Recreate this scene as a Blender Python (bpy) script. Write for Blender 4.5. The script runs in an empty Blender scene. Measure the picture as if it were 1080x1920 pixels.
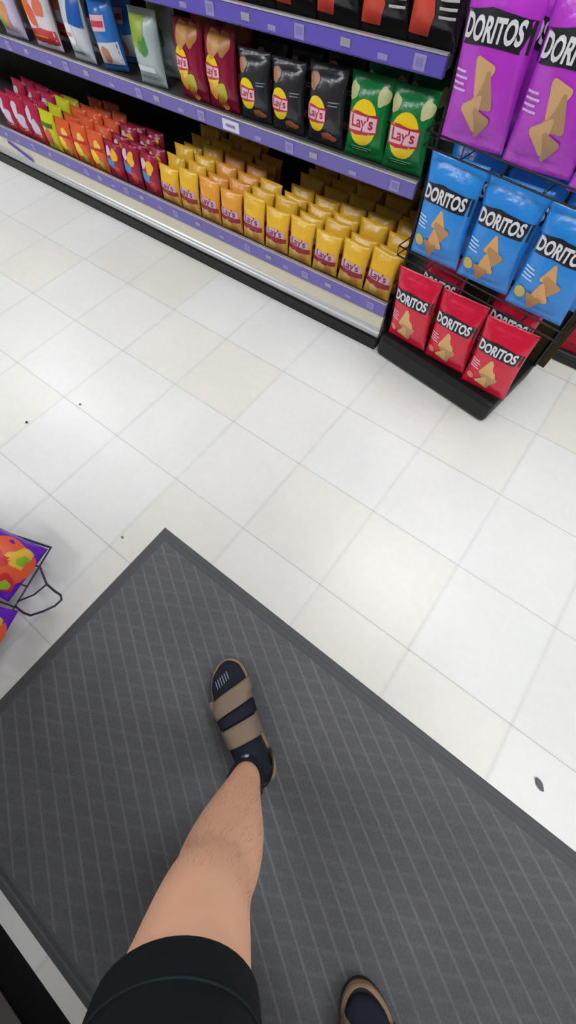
import bpy, bmesh, math, random
from mathutils import Vector, Matrix, Euler, noise
from mathutils.geometry import tessellate_polygon
rnd = random.Random(7)
S = bpy.context.scene
COL = S.collection
PI = math.pi

# ------------------------------------------------------------------ helpers
def lin(c):
    return tuple(((v/255)/12.92 if v/255 <= .04045 else ((v/255+.055)/1.055)**2.4) for v in c)

def mat(name, rgb, rough=.5, spec=.5, metal=0., emit=None, estr=0., bump=None, coat=0., mottle=None, sss=0.):
    m = bpy.data.materials.new(name); m.use_nodes = True
    nt = m.node_tree; b = nt.nodes['Principled BSDF']
    c = lin(rgb)
    b.inputs['Base Color'].default_value = (*c, 1)
    b.inputs['Roughness'].default_value = rough
    b.inputs['Specular IOR Level'].default_value = spec
    b.inputs['Metallic'].default_value = metal
    b.inputs['Coat Weight'].default_value = coat
    if sss:
        b.inputs['Subsurface Weight'].default_value = sss
        b.inputs['Subsurface Radius'].default_value = (.012, .005, .003)
        b.inputs['Subsurface Scale'].default_value = 1
    if emit:
        b.inputs['Emission Color'].default_value = (*lin(emit), 1)
        b.inputs['Emission Strength'].default_value = estr
    if mottle:
        amt, sc = mottle
        tc = nt.nodes.new('ShaderNodeTexCoord'); n = nt.nodes.new('ShaderNodeTexNoise')
        n.inputs['Scale'].default_value = sc; n.inputs['Detail'].default_value = 4
        nt.links.new(tc.outputs['Object'], n.inputs['Vector'])
        mx = nt.nodes.new('ShaderNodeMixRGB'); mx.inputs[1].default_value = (*[v*(1-amt) for v in c], 1); mx.inputs[2].default_value = (*[min(1, v*(1+amt)) for v in c], 1)
        nt.links.new(n.outputs['Fac'], mx.inputs[0]); nt.links.new(mx.outputs[0], b.inputs['Base Color'])
    if bump:
        st, sc = bump
        tc = nt.nodes.new('ShaderNodeTexCoord'); n = nt.nodes.new('ShaderNodeTexNoise'); n.inputs['Scale'].default_value = sc
        n.inputs['Detail'].default_value = 3
        bp = nt.nodes.new('ShaderNodeBump'); bp.inputs['Strength'].default_value = st; bp.inputs['Distance'].default_value = .004
        nt.links.new(tc.outputs['Object'], n.inputs['Vector']); nt.links.new(n.outputs['Fac'], bp.inputs['Height']); nt.links.new(bp.outputs[0], b.inputs['Normal'])
    return m

_cache = {}
def flat(rgb, rough=.34, spec=.5):
    k = (rgb, rough)
    if k not in _cache:
        _cache[k] = mat('print_%d_%d_%d' % rgb, rgb, rough, spec)
    return _cache[k]
def film(rgb):
    k = ('film', rgb)
    if k not in _cache:
        _cache[k] = mat('film_%d_%d_%d' % rgb, rgb, .24, .55, bump=(.6, 34))
    return _cache[k]

def put(name, me, parent=None, loc=None, rot=None):
    o = bpy.data.objects.new(name, me); COL.objects.link(o)
    if parent: o.parent = parent
    if loc is not None: o.location = loc
    if rot is not None: o.rotation_euler = rot
    return o

def empty(name, loc=(0, 0, 0), rz=0):
    o = bpy.data.objects.new(name, None); COL.objects.link(o)
    o.location = loc; o.rotation_euler = (0, 0, rz); o.empty_display_size = .05
    return o

def tag(o, label=None, cat=None, group=None, kind=None):
    if label: o['label'] = label
    if cat: o['category'] = cat
    if group: o['group'] = group
    if kind: o['kind'] = kind
    return o

class MB:
    def __init__(s): s.v = []; s.f = []; s.m = []; s.sm = []; s.mats = []
    def mi(s, m):
        if m not in s.mats: s.mats.append(m)
        return s.mats.index(m)
    def add(s, vs, fs, m, smooth=False):
        o = len(s.v); i = s.mi(m); s.v += [tuple(v) for v in vs]
        for f in fs: s.f.append([a+o for a in f]); s.m.append(i); s.sm.append(smooth)
    def box(s, x0, x1, y0, y1, z0, z1, m, bev=0.):
        bm = bmesh.new(); bmesh.ops.create_cube(bm, size=1)
        for v in bm.verts:
            v.co = Vector(((x0+x1)/2+v.co.x*(x1-x0), (y0+y1)/2+v.co.y*(y1-y0), (z0+z1)/2+v.co.z*(z1-z0)))
        if bev: bmesh.ops.bevel(bm, geom=bm.edges[:], offset=bev, segments=2, affect='EDGES', profile=.5)
        bm.verts.index_update()
        s.add([v.co.copy() for v in bm.verts], [[v.index for v in f.verts] for f in bm.faces], m, False); bm.free()
    def tube(s, pts, r, m, n=8, closed=False):
        pts = [Vector(p) for p in pts]; N = len(pts); vs = []; fs = []
        up = Vector((0, 0, 1))
        for i, p in enumerate(pts):
            a = pts[i-1] if (i or closed) else p; b = pts[(i+1) % N] if (i < N-1 or closed) else p
            t = (b-a).normalized()
            u = t.cross(up)
            if u.length < .05: u = t.cross(Vector((1, 0, 0)))
            u.normalize(); w = t.cross(u)
            for k in range(n):
                c = 2*PI*k/n; vs.append(p+u*math.cos(c)*r+w*math.sin(c)*r)
        for i in range(N if closed else N-1):
            j = (i+1) % N
            for k in range(n): fs.append([i*n+k, i*n+(k+1) % n, j*n+(k+1) % n, j*n+k])
        if not closed: fs += [list(range(n))[::-1], list(range((N-1)*n, N*n))]
        s.add(vs, fs, m, True)
    def loft(s, rings, m, cap=True, smooth=True):
        n = len(rings[0]); vs = [p for r in rings for p in r]; fs = []
        for i in range(len(rings)-1):
            for k in range(n): fs.append([i*n+k, i*n+(k+1) % n, (i+1)*n+(k+1) % n, (i+1)*n+k])
        if cap: fs += [list(range(n))[::-1], list(range((len(rings)-1)*n, len(rings)*n))]
        s.add(vs, fs, m, smooth)
    def mesh(s, name):
        me = bpy.data.meshes.new(name); me.from_pydata(s.v, [], s.f)
        for m in s.mats: me.materials.append(m)
        me.polygons.foreach_set('material_index', s.m); me.polygons.foreach_set('use_smooth', s.sm)
        bm = bmesh.new(); bm.from_mesh(me); bmesh.ops.recalc_face_normals(bm, faces=bm.faces[:]); bm.to_mesh(me); bm.free()
        me.update(); return me
    def build(s, name, parent=None, loc=None, rot=None): return put(name, s.mesh(name), parent, loc, rot)

def copy_tree(o, parent=None):
    c = o.copy(); COL.objects.link(c)
    if parent: c.parent = parent
    for ch in list(o.children): copy_tree(ch, c)
    return c

# ------------------------------------------------------------------ lettering
_txt = {}
def text_mesh(s, bold=.02):
    """2D triangles of a word, width scaled to 1, centred on 0,0"""
    if (s, bold) in _txt: return _txt[(s, bold)]
    cu = bpy.data.curves.new('w', 'FONT'); cu.body = s; cu.offset = bold; cu.resolution_u = 3; cu.fill_mode = 'FRONT'; cu.dimensions = '2D'
    o = bpy.data.objects.new('w', cu); COL.objects.link(o)
    me = o.to_mesh(); me.calc_loop_triangles()
    vs = [v.co.copy() for v in me.vertices]; fs = [tuple(t.vertices) for t in me.loop_triangles]
    o.to_mesh_clear(); bpy.data.objects.remove(o); bpy.data.curves.remove(cu)
    x0 = min(v.x for v in vs); x1 = max(v.x for v in vs); y0 = min(v.y for v in vs); y1 = max(v.y for v in vs); k = 1/(x1-x0)
    vs = [((v.x-(x0+x1)/2)*k, (v.y-(y0+y1)/2)*k) for v in vs]
    _txt[(s, bold)] = (vs, fs, (y1-y0)*k); return _txt[(s, bold)]

# ------------------------------------------------------------------ bags
class Bag:
    """pillow bag standing on its lower seal, front facing -y"""
    def __init__(s, w, h, t, body, seed=0, nu=14, nv=18, back=None, seal=.07):
        s.w, s.h, s.t, s.seed, s.seal = w, h, t, seed, seal
        s.mb = MB(); r = random.Random(seed)
        s.ph = [r.uniform(0, 6.28) for _ in range(6)]
        vs = []; fs = []
        for side in (-1, 1):
            o = len(vs)
            for j in range(nv+1):
                for i in range(nu+1):
                    u = -1+2*i/nu; v = j/nv
                    x, z = s.xz(u, v)
                    vs.append((x, side*s.T(u, v, side), z))
            for j in range(nv):
                for i in range(nu):
                    a = o+j*(nu+1)+i; q = [a, a+1, a+nu+2, a+nu+1]
                    fs.append(q if side < 0 else q[::-1])
        s.mb.add(vs, fs, body, True)
        N = (nu+1)*(nv+1)
        edge = [j*(nu+1) for j in range(nv+1)]; edge2 = [j*(nu+1)+nu for j in range(nv+1)]
        q = []
        for e in (edge, edge2):
            for a, b in zip(e, e[1:]): q.append([a, b, b+N, a+N])
        for e in (list(range(nu+1)), list(range(nv*(nu+1), N))):
            for a, b in zip(e, e[1:]): q.append([a, b, b+N, a+N])
        i0 = s.mb.mi(body)
        for f in q: s.mb.f.append(f); s.mb.m.append(i0); s.mb.sm.append(True)
    def xz(s, u, v):
        k = 1-.075*math.sin(PI*min(1, max(0, v)))
        return u*s.w/2*k, v*s.h
    def T(s, u, v, side=-1):
        sv = s.seal; a = min(1, max(0, (v-sv)/(1-2*sv)))
        b = min(1., abs(u))
        base = (1-b**2.6)**.55*math.sin(PI*a)**.5
        d = min(abs(a), abs(1-a))
        cr = .05*math.sin(u*11+s.ph[0])*math.exp(-d/.12)+.045*math.sin(u*6.5+v*9+s.ph[1])*(1-b)+.04*math.sin(v*13-u*4+s.ph[2])*b*(1-b)*4
        g = s.t/2*(base*(1+cr)+(.6*cr*math.exp(-d/.12) if 0 < a < 1 else 0)*(1-b))
        if a <= 0 or a >= 1: g = .0007*(1+.6*math.sin(u*40))
        return max(.0006, g)
    def P(s, x, v, layer):
        """x in -1..1, v in 0..1 on the front"""
        X, Z = s.xz(x, v)
        return (X, -s.T(x, v)-.0009-.0006*layer, Z)
    def shape(s, pts, m, layer=1, rings=4, mb=None, dens=6):
        mb = mb or s.mb
        ps = []
        for a, b in zip(pts, pts[1:]+pts[:1]):
            L = math.hypot(b[0]-a[0], (b[1]-a[1])*2); n = max(1, int(L*dens))
            ps += [(a[0]+(b[0]-a[0])*k/n, a[1]+(b[1]-a[1])*k/n) for k in range(n)]
        cx = sum(p[0] for p in ps)/len(ps); cy = sum(p[1] for p in ps)/len(ps); n = len(ps)
        vs = [s.P(cx, cy, layer)]; fs = []
        for r in range(1, rings+1):
            k = r/rings
            vs += [s.P(cx+(p[0]-cx)*k, cy+(p[1]-cy)*k, layer) for p in ps]
        for i in range(n):
            fs.append([0, 1+i, 1+(i+1) % n])
            for r in range(rings-1):
                a = 1+r*n; fs.append([a+i, a+n+i, a+n+(i+1) % n, a+(i+1) % n])
        mb.add(vs, fs, m, True)
    def rect(s, x0, x1, v0, v1, m, layer=1, slant=0., mb=None):
        s.shape([(x0, v0), (x1, v0+slant), (x1, v1+slant), (x0, v1)], m, layer, mb=mb)
    def disc(s, cx, cv, rx, m, layer=1, ry=None, mb=None, n=22, wob=0):
        ry = rx*s.w/s.h/2 if ry is None else ry
        pts = []
        for k in range(n):
            a = 2*PI*k/n; q = 1+wob*math.sin(3*a+s.ph[3]+cx*9)+wob*.6*math.sin(5*a+s.ph[4])
            pts.append((cx+rx*q*math.cos(a), cv+ry*q*math.sin(a)))
        s.shape(pts, m, layer, 3, mb, 0)
    def text(s, word, cx, cv, wid, m, layer=3, rot=0., bold=.03, mb=None, sq=1.):
        mb = mb or s.mb
        vs, fs, hh = text_mesh(word, bold)
        c, q = math.cos(rot), math.sin(rot); asp = s.w/s.h/2
        out = []
        for x, y in vs:
            y *= sq
            X = (x*c-y*q)*wid; Y = (x*q+y*c)*wid*asp*1
            out.append(s.P(cx+X, cv+Y, layer))
        mb.add(out, fs, m, False)

WHITE = (226, 226, 230); YEL = (240, 205, 30); RED = (170, 25, 45)
def lays_badge(b, cx, cv, r, mb=None, word="Lay's"):
    b.disc(cx, cv, r, flat((246, 212, 20)), 1, mb=mb)
    asp = b.w/b.h/2
    hh = r*asp*.46
    b.shape([(cx-r*1.05, cv-hh), (cx-r*.4, cv-hh*1.15), (cx+r*.4, cv-hh*.95), (cx+r*1.05, cv-hh*.7), (cx+r*1.05, cv+hh*1.0), (cx+r*.4, cv+hh*.9), (cx-r*.4, cv+hh*1.1), (cx-r*1.05, cv+hh)], flat((196, 34, 58)), 2, mb=mb)
    b.shape([(cx-r*1.0, cv-hh*.78), (cx+r*1.0, cv-hh*.58), (cx+r*1.0, cv+hh*.72), (cx-r*1.0, cv+hh*.78)], flat((236, 190, 204)), 3, mb=mb)
    b.text(word, cx, cv+.003, r*1.62, flat((176, 30, 62)), 4, .03, .02, mb=mb, sq=.8)

def finish(b, name, pieces):
    """returns the root mesh object with its printed parts as children (prototype)"""
    root = b.mb.build(name)
    for nm, mb in pieces:
        if mb.v: mb.build(nm, root)
    return root

def tri_chip(b, cx, cv, r, rot, m, mb, layer=2):
    asp = b.w/b.h/2; pts = []
    for k in range(3):
        for da in (-.16, 0, .16):
            a = rot+2*PI*k/3+da; rr = r*(1 if da == 0 else .93); pts.append((cx+rr*math.cos(a), cv+rr*math.sin(a)*asp*1.15))
    b.shape(pts, m, layer, 3, mb, 0)

def rack_bag(kind, seed):
    col = {'purple': (190, 60, 208), 'blue': (46, 142, 228), 'red': (214, 28, 62)}[kind]
    b = Bag(.164, .245, .062, film(col), seed, 18, 24)
    lg = MB(); pic = MB(); txt = b.mb
    dk = flat((34, 32, 40)); wh = flat((225, 226, 232))
    b.shape([(-.97, .60), (-.2, .615), (.5, .60), (.97, .575), (.97, .735), (.4, .765), (-.2, .785), (-.97, .76)], dk, 1, mb=lg)
    b.text('DORITOS', -.02, .688, 1.62, wh, 3, -.02, .035, mb=lg, sq=1.25)
    tan = {'purple': (218, 172, 122), 'blue': (224, 168, 106), 'red': (222, 176, 112)}[kind]
    t1, t2 = flat(tan), flat(tuple(int(v*.84) for v in tan))
    if kind == 'purple':
        for k, (cx, cv, r, rt) in enumerate([(.02, .47, .34, .3), (.18, .36, .36, 1.5), (-.06, .25, .36, .9), (.2, .19, .3, .2)]): tri_chip(b, cx, cv, r, rt, (t1, t2)[k % 2], pic, 1+k)
    elif kind == 'blue':
        for k, (cx, cv, r, rt) in enumerate([(.05, .47, .3, 1.57), (.18, .36, .36, .25), (.0, .26, .36, 1.7), (-.16, .16, .32, .4)]): tri_chip(b, cx, cv, r, rt, (t1, t2)[k % 2], pic, 1+k)
    else:
        for k, (cx, cv, r, rt) in enumerate([(.0, .41, .42, 1.6), (.12, .24, .42, .5), (-.1, .18, .34, 1.2)]): tri_chip(b, cx, cv, r, rt, (t1, t2)[k % 2], pic, 1+k)
    lt = flat({'purple': (226, 190, 240), 'blue': (206, 230, 250), 'red': (240, 196, 206)}[kind])
    for k in range(4): b.rect(-.86, -.5+.08*(k % 2), .46-.035*k, .475-.035*k, lt, 1, mb=txt)
    if kind == 'blue': b.disc(-.66, .2, .2, flat((214, 190, 90)), 1, mb=txt)
    if kind == 'red': b.disc(-.68, .2, .17, flat((232, 140, 110)), 1, mb=txt)
    return finish(b, 'tortilla_chip_bag', [('brand_band', lg), ('chip_picture', pic)])

def shelf_bag(kind, seed):
    W = {'snow': .17, 'pale': .15}.get(kind, .13)
    H = {'green': .163, 'charcoal': .16, 'maroon': .17, 'ember': .165}.get(kind, .165)
    body = {'green': (18, 128, 62), 'charcoal': (46, 46, 52), 'maroon': (142, 20, 56), 'ember': (26, 24, 26), 'snow': (224, 216, 224), 'pale': (206, 196, 224), 'silver': (176, 190, 190), 'azure': (40, 110, 190), 'frost': (206, 214, 220)}[kind]
    b = Bag(W, H, .058, film(body), seed, 14, 18)
    lg = MB() if kind in ('green', 'charcoal', 'maroon') else b.mb; pic = b.mb
    if kind == 'green':
        lays_badge(b, -.03, .47, .7, lg)
        b.disc(.72, .8, .26, flat((206, 206, 150)), 1, mb=pic, wob=.1); b.disc(-.72, .8, .24, flat((190, 196, 130)), 1, mb=pic, wob=.1)
        b.rect(-.55, .5, .155, .168, flat((150, 214, 170)), 1, mb=pic); b.rect(-.5, .3, .12, .132, flat((150, 214, 170)), 1, mb=pic)
    elif kind == 'charcoal':
        lays_badge(b, -.3, .42, .56, lg)
        b.disc(-.55, .8, .26, flat((176, 120, 84)), 1, mb=pic, wob=.1, ry=.1); b.disc(.35, .14, .4, flat((186, 110, 74)), 1, mb=pic, wob=.1, ry=.07)
        b.rect(.35, .85, .6, .612, flat((150, 150, 158)), 1, mb=pic); b.rect(.35, .8, .56, .572, flat((150, 150, 158)), 1, mb=pic)
    elif kind == 'maroon':
        lays_badge(b, -.3, .5, .52, lg)
        for cx, cv, r, c in [(-.2, .82, .42, (196, 140, 70)), (.45, .84, .36, (180, 120, 60)), (.25, .27, .32, (196, 190, 50)), (-.35, .26, .3, (226, 160, 50)), (.1, .12, .3, (220, 130, 50))]:
            b.disc(cx, cv, r, flat(c), 1, mb=pic, wob=.08)
    elif kind == 'ember':
        b.shape([(-.95, .1), (-.1, .1), (.1, .3), (.0, .48), (-.3, .58), (-.9, .5)], flat((222, 76, 58)), 1, mb=pic)
        for cx, cv, r in [(-.35, .72, .4), (.2, .76, .36), (.0, .86, .36), (.5, .66, .22)]: b.disc(cx, cv, r, flat((190, 200, 40)), 2, mb=pic, wob=.14)
        for k in range(3): b.rect(.25, .85, .42-.07*k, .445-.07*k, flat((206, 206, 206)), 2, mb=lg)
    elif kind == 'snow':
        b.shape([(-.96, .1), (.96, .1), (.96, .3), (.2, .33), (-.96, .27)], flat((206, 40, 44)), 1, mb=pic)
        b.disc(-.55, .66, .34, flat((236, 110, 40)), 1, mb=pic, wob=.1); b.disc(-.15, .48, .3, flat((232, 90, 50)), 1, mb=pic, wob=.08); b.disc(.45, .64, .3, flat((226, 120, 90)), 1, mb=pic, wob=.1)
        b.rect(-.6, .5, .18, .21, flat((236, 160, 50)), 2, mb=lg)
    elif kind == 'pale':
        b.disc(.0, .4, .5, flat((226, 150, 90)), 1, mb=pic, wob=.1); b.disc(-.4, .26, .3, flat((150, 180, 90)), 1, mb=pic); b.rect(-.9, .9, .66, .8, flat((150, 110, 200)), 1, mb=lg)
    elif kind == 'frost':
        b.shape([(.0, .55), (.95, .5), (.95, .92), (.0, .92)], flat((30, 90, 176)), 1, mb=pic); b.disc(-.2, .4, .4, flat((236, 236, 240)), 1, mb=pic)
        b.rect(-.6, .4, .12, .15, flat((70, 160, 120)), 1, mb=lg); b.rect(-.7, .0, .36, .42, flat((222, 150, 170)), 2, mb=lg)
    elif kind == 'azure':
        b.shape([(-.95, .1), (.95, .1), (.95, .42), (-.95, .4)], flat((206, 208, 216)), 1, mb=pic); b.disc(-.1, .24, .32, flat((186, 120, 86)), 2, mb=pic, wob=.1)
        b.shape([(-.8, .55), (.5, .56), (.5, .76), (-.8, .76)], flat((230, 180, 196)), 1, mb=lg); b.rect(-.7, .4, .61, .69, flat((196, 60, 90)), 2, mb=lg)
    elif kind == 'silver':
        b.shape([(-.95, .55), (.1, .5), (.3, .92), (-.95, .92)], flat((150, 176, 60)), 1, mb=pic); b.disc(.1, .55, .34, flat((80, 140, 70)), 1, mb=pic, wob=.1)
        b.rect(-.7, .6, .2, .28, flat((230, 232, 236)), 1, mb=lg)
    return finish(b, 'snack_bag' if kind in ('pale', 'frost', 'azure', 'silver', 'snow') else 'chip_bag', [('brand_mark', lg)] if lg is not b.mb else [])

def small_bag(kind, seed):
    body = {'yellow': (238, 186, 52), 'amber': (234, 160, 60), 'berry': (158, 26, 62), 'fire': (226, 92, 48), 'rose': (182, 30, 70), 'lime': (206, 206, 30)}[kind]
    b = Bag(.114, .138, .0435, film(body), seed, 11, 14, seal=.055)
    if kind in ('yellow', 'amber'):
        b.shape([(-.95, .1), (.95, .1), (.93, .3), (.2, .27), (-.93, .33)], flat((226, 176, 84)), 1)
        b.shape([(-.93, .31), (.2, .25), (.93, .29), (.93, .40), (-.93, .42)], flat((150, 24, 48)), 2)
        b.shape([(-.8, .41), (.8, .4), (.8, .56), (-.8, .58)], flat((206, 170, 196)), 3)
        b.text("Lay's", 0, .485, 1.25, flat((130, 26, 66)), 4, 0, .02, sq=.8)
        b.disc(-.2, .19, .3, flat((240, 206, 120)), 2); b.disc(.4, .18, .26, flat((214, 150, 70)), 2)
    elif kind == 'berry':
        b.shape([(-.9, .36), (.1, .3), (.3, .52), (-.9, .6)], flat((84, 130, 196)), 1); b.disc(.3, .68, .4, flat((240, 180, 40)), 1, wob=.1)
        b.disc(-.4, .74, .3, flat((226, 190, 214)), 1, wob=.1); b.disc(.4, .26, .34, flat((206, 60, 60)), 1)
    elif kind == 'fire':
        b.disc(-.2, .38, .5, flat((246, 206, 40)), 1, wob=.1); b.disc(.4, .66, .34, flat((240, 196, 90)), 1, wob=.1); b.rect(-.9, .9, .54, .62, flat((196, 36, 40)), 2); b.disc(.4, .2, .3, flat((190, 190, 60)), 1)
    elif kind == 'rose':
        b.disc(-.3, .66, .5, flat((216, 196, 220)), 1, wob=.12); b.disc(.35, .4, .5, flat((206, 190, 214)), 1, wob=.12); b.rect(-.9, .9, .12, .26, flat((206, 70, 60)), 1)
    elif kind == 'lime':
        b.disc(0, .36, .5, flat((206, 84, 60)), 1, wob=.1); b.rect(-.8, .8, .6, .72, flat((70, 110, 50)), 1)
    return b.mb.build('snack_bag')

# ------------------------------------------------------------------ setting
def floor_material():
    m = bpy.data.materials.new('vinyl_tile'); m.use_nodes = True; nt = m.node_tree; N = nt.nodes; L = nt.links; b = N['Principled BSDF']
    g = N.new('ShaderNodeNewGeometry'); sp = N.new('ShaderNodeSeparateXYZ'); L.new(g.outputs['Position'], sp.inputs[0])
    def M(op, a, bb=None, c=None):
        n = N.new('ShaderNodeMath'); n.operation = op
        for i, x in enumerate((a, bb, c)):
            if x is None: continue
            if isinstance(x, (int, float)): n.inputs[i].default_value = x
            else: L.new(x, n.inputs[i])
        return n.outputs[0]
    def noise_(scale, detail=3, vec=None):
        n = N.new('ShaderNodeTexNoise'); n.inputs['Scale'].default_value = scale; n.inputs['Detail'].default_value = detail
        L.new(vec or g.outputs['Position'], n.inputs['Vector']); return n.outputs['Fac']
    T = .3048
    def line(ax, w):
        q = M('DIVIDE', ax, T); r = M('FRACT', M('ADD', q, 100.5)); d = M('MULTIPLY', M('ABSOLUTE', M('SUBTRACT', r, .5)), T)
        n = N.new('ShaderNodeMapRange'); n.interpolation_type = 'SMOOTHSTEP'; n.inputs['From Min'].default_value = w; n.inputs['From Max'].default_value = 0; L.new(d, n.inputs['Value'])
        return n.outputs[0], M('FLOOR', M('ADD', q, 100))
    ly, iy = line(sp.outputs['Y'], .0011); lyb, _ = line(sp.outputs['Y'], .008)
    lx, ix = line(sp.outputs['X'], .0009); lxb, _ = line(sp.outputs['X'], .011)
    cmb = N.new('ShaderNodeCombineXYZ'); L.new(ix, cmb.inputs[0]); L.new(iy, cmb.inputs[1])
    wn = N.new('ShaderNodeTexWhiteNoise'); L.new(cmb.outputs[0], wn.inputs['Vector'])
    c1 = N.new('ShaderNodeMixRGB'); c1.inputs[1].default_value = (*lin((224, 224, 221)), 1); c1.inputs[2].default_value = (*lin((222, 219, 209)), 1)
    L.new(M('POWER', wn.outputs['Value'], 2.2), c1.inputs[0])
    # wear: broad smudges, fine scuffs
    n1 = noise_(3.2, 5); n2 = noise_(38, 4)
    k1 = M('MULTIPLY_ADD', n1, .16, .90); k2 = M('MULTIPLY_ADD', n2, .07, .965)
    seam = M('MULTIPLY', ly, M('MULTIPLY_ADD', noise_(2.1, 2), .9, .12)); seam = M('MINIMUM', seam, .62)
    seamx = M('MULTIPLY', lx, .09); brd = M('MULTIPLY', M('MULTIPLY', lxb, noise_(5, 3)), .17); brdy = M('MULTIPLY', M('MULTIPLY', lyb, noise_(6, 3)), .10)
    dark = M('SUBTRACT', 1, M('MINIMUM', M('ADD', M('ADD', seam, seamx), M('ADD', brd, brdy)), .8))
    fac = M('MULTIPLY', M('MULTIPLY', k1, k2), dark)
    mul = N.new('ShaderNodeVectorMath'); mul.operation = 'SCALE'; L.new(c1.outputs[0], mul.inputs[0]); L.new(fac, mul.inputs['Scale'])
    L.new(mul.outputs[0], b.inputs['Base Color'])
    L.new(M('MULTIPLY_ADD', n1, .10, .30), b.inputs['Roughness']); b.inputs['Specular IOR Level'].default_value = .5
    bp = N.new('ShaderNodeBump'); bp.inputs['Strength'].default_value = .04; bp.inputs['Distance'].default_value = .002
    L.new(M('SUBTRACT', noise_(4, 2), M('MULTIPLY', ly, .3)), bp.inputs['Height']); L.new(bp.outputs[0], b.inputs['Normal'])
    return m

def plane_box(name, x0, x1, y0, y1, z0, z1, m):
    a = MB(); a.box(x0, x1, y0, y1, z0, z1, m); return tag(a.build(name), kind='structure')
RX0, RX1, RY0, RY1, CZ = -5.5, 6.5, -4.5, 6.0, 2.9
plane_box('floor', RX0, RX1, RY0, RY1, -.05, 0, floor_material())
wallm = mat('painted_wall', (150, 148, 142), .8, .2, mottle=(.03, 2))
plane_box('ceiling', RX0, RX1, RY0, RY1, CZ, CZ+.1, mat('ceiling_tile', (232, 232, 228), .9, .1, bump=(.2, 60)))
plane_box('wall_back', RX0, RX1, RY1, RY1+.1, 0, CZ, wallm); plane_box('wall_front', RX0, RX1, RY0-.1, RY0, 0, CZ, wallm)
plane_box('wall_left', RX0-.1, RX0, RY0, RY1, 0, CZ, wallm); plane_box('wall_right', RX1, RX1+.1, RY0, RY1, 0, CZ, wallm)

# ceiling lamps (real troffers in the aisles)
LAMP = 17.2
housing = mat('lamp_housing', (235, 235, 232), .5)
diff = mat('lamp_diffuser', (255, 255, 255), .5, emit=(250, 252, 255), estr=LAMP)
lamp0 = None
for (lx, ly_) in [(-3.0, -1.2), (-1.2, -1.2), (.5, -1.2), (2.9, -1.2), (-2.6, .9), (3.9, .3), (1.8, 1.4)]:
    if lamp0 is None:
        lamp0 = empty('ceiling_light'); a = MB(); a.box(-.62, .62, -.32, .32, -.05, -.002, housing, .004); a.build('housing', lamp0)
        a = MB(); a.box(-.58, .58, -.28, .28, -.062, -.051, diff); a.build('diffuser', lamp0); L_ = lamp0
        tag(lamp0, 'white rectangular troffer light on the shop ceiling', 'ceiling light', 'ceiling lights over the aisles')
    else: L_ = copy_tree(lamp0)
    L_.location = (lx, ly_, CZ)

# ------------------------------------------------------------------ mat
def mat_material():
    m = bpy.data.materials.new('ribbed_carpet_mat'); m.use_nodes = True; nt = m.node_tree; N = nt.nodes; L = nt.links; b = N['Principled BSDF']
    g = N.new('ShaderNodeNewGeometry'); sp = N.new('ShaderNodeSeparateXYZ'); L.new(g.outputs['Position'], sp.inputs[0])
    def M(op, a, bb=None, c=None):
        n = N.new('ShaderNodeMath'); n.operation = op
        for i, x in enumerate((a, bb, c)):
            if x is None: continue
            if isinstance(x, (int, float)): n.inputs[i].default_value = x
            else: L.new(x, n.inputs[i])
        return n.outputs[0]
    def ridges(sgn, w):
        q = M('DIVIDE', M('MULTIPLY_ADD', sp.outputs['Y'], sgn*1.732, sp.outputs['X']), .0746)
        d = M('ABSOLUTE', M('SUBTRACT', M('FRACT', M('ADD', q, 200)), .5))
        n = N.new('ShaderNodeMapRange'); n.interpolation_type = 'SMOOTHSTEP'; n.inputs['From Min'].default_value = w; n.inputs['From Max'].default_value = .02; L.new(d, n.inputs['Value'])
        return n.outputs[0]
    a1 = ridges(1.0, .13); a2 = ridges(-1.0, .2)
    lat = M('MAXIMUM', a1, M('MULTIPLY', a2, .3))
    n1 = N.new('ShaderNodeTexNoise'); n1.inputs['Scale'].default_value = 240; n1.inputs['Detail'].default_value = 2; L.new(g.outputs['Position'], n1.inputs['Vector'])
    n2 = N.new('ShaderNodeTexNoise'); n2.inputs['Scale'].default_value = 5; n2.inputs['Detail'].default_value = 4; L.new(g.outputs['Position'], n2.inputs['Vector'])
    base = N.new('ShaderNodeMixRGB'); base.inputs[1].default_value = (*lin((94, 95, 98)), 1); base.inputs[2].default_value = (*lin((116, 119, 121)), 1); L.new(M('MULTIPLY', lat, M('MULTIPLY_ADD', n2.outputs['Fac'], .9, .25)), base.inputs[0])
    mul = N.new('ShaderNodeVectorMath'); mul.operation = 'SCALE'; L.new(base.outputs[0], mul.inputs[0])
    L.new(M('MULTIPLY', M('MULTIPLY_ADD', n1.outputs['Fac'], .5, .75), M('MULTIPLY_ADD', n2.outputs['Fac'], .3, .86)), mul.inputs['Scale'])
    L.new(mul.outputs[0], b.inputs['Base Color']); b.inputs['Roughness'].default_value = .85; b.inputs['Specular IOR Level'].default_value = .25
    bp = N.new('ShaderNodeBump'); bp.inputs['Strength'].default_value = .35; bp.inputs['Distance'].default_value = .003
    L.new(M('ADD', lat, M('MULTIPLY', n1.outputs['Fac'], .5)), bp.inputs['Height']); L.new(bp.outputs[0], b.inputs['Normal'])
    return m
MX0, MX1, MY0, MY1 = 1.013, 2.85, -.711, .153
mroot = tag(empty('floor_mat', (MX0, MY0, 0)), 'large dark grey entrance mat with diamond ridges lying on the tiles', 'mat')
a = MB(); bw = .036
a.box(bw, MX1-MX0-bw, bw, MY1-MY0-bw, .0005, .007, mat_material()); a.build('ridged_field', mroot)
rub = mat('mat_rubber', (86, 87, 90), .75, .3, bump=(.3, 300)); a = MB()
W_, H_ = MX1-MX0, MY1-MY0
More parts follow.
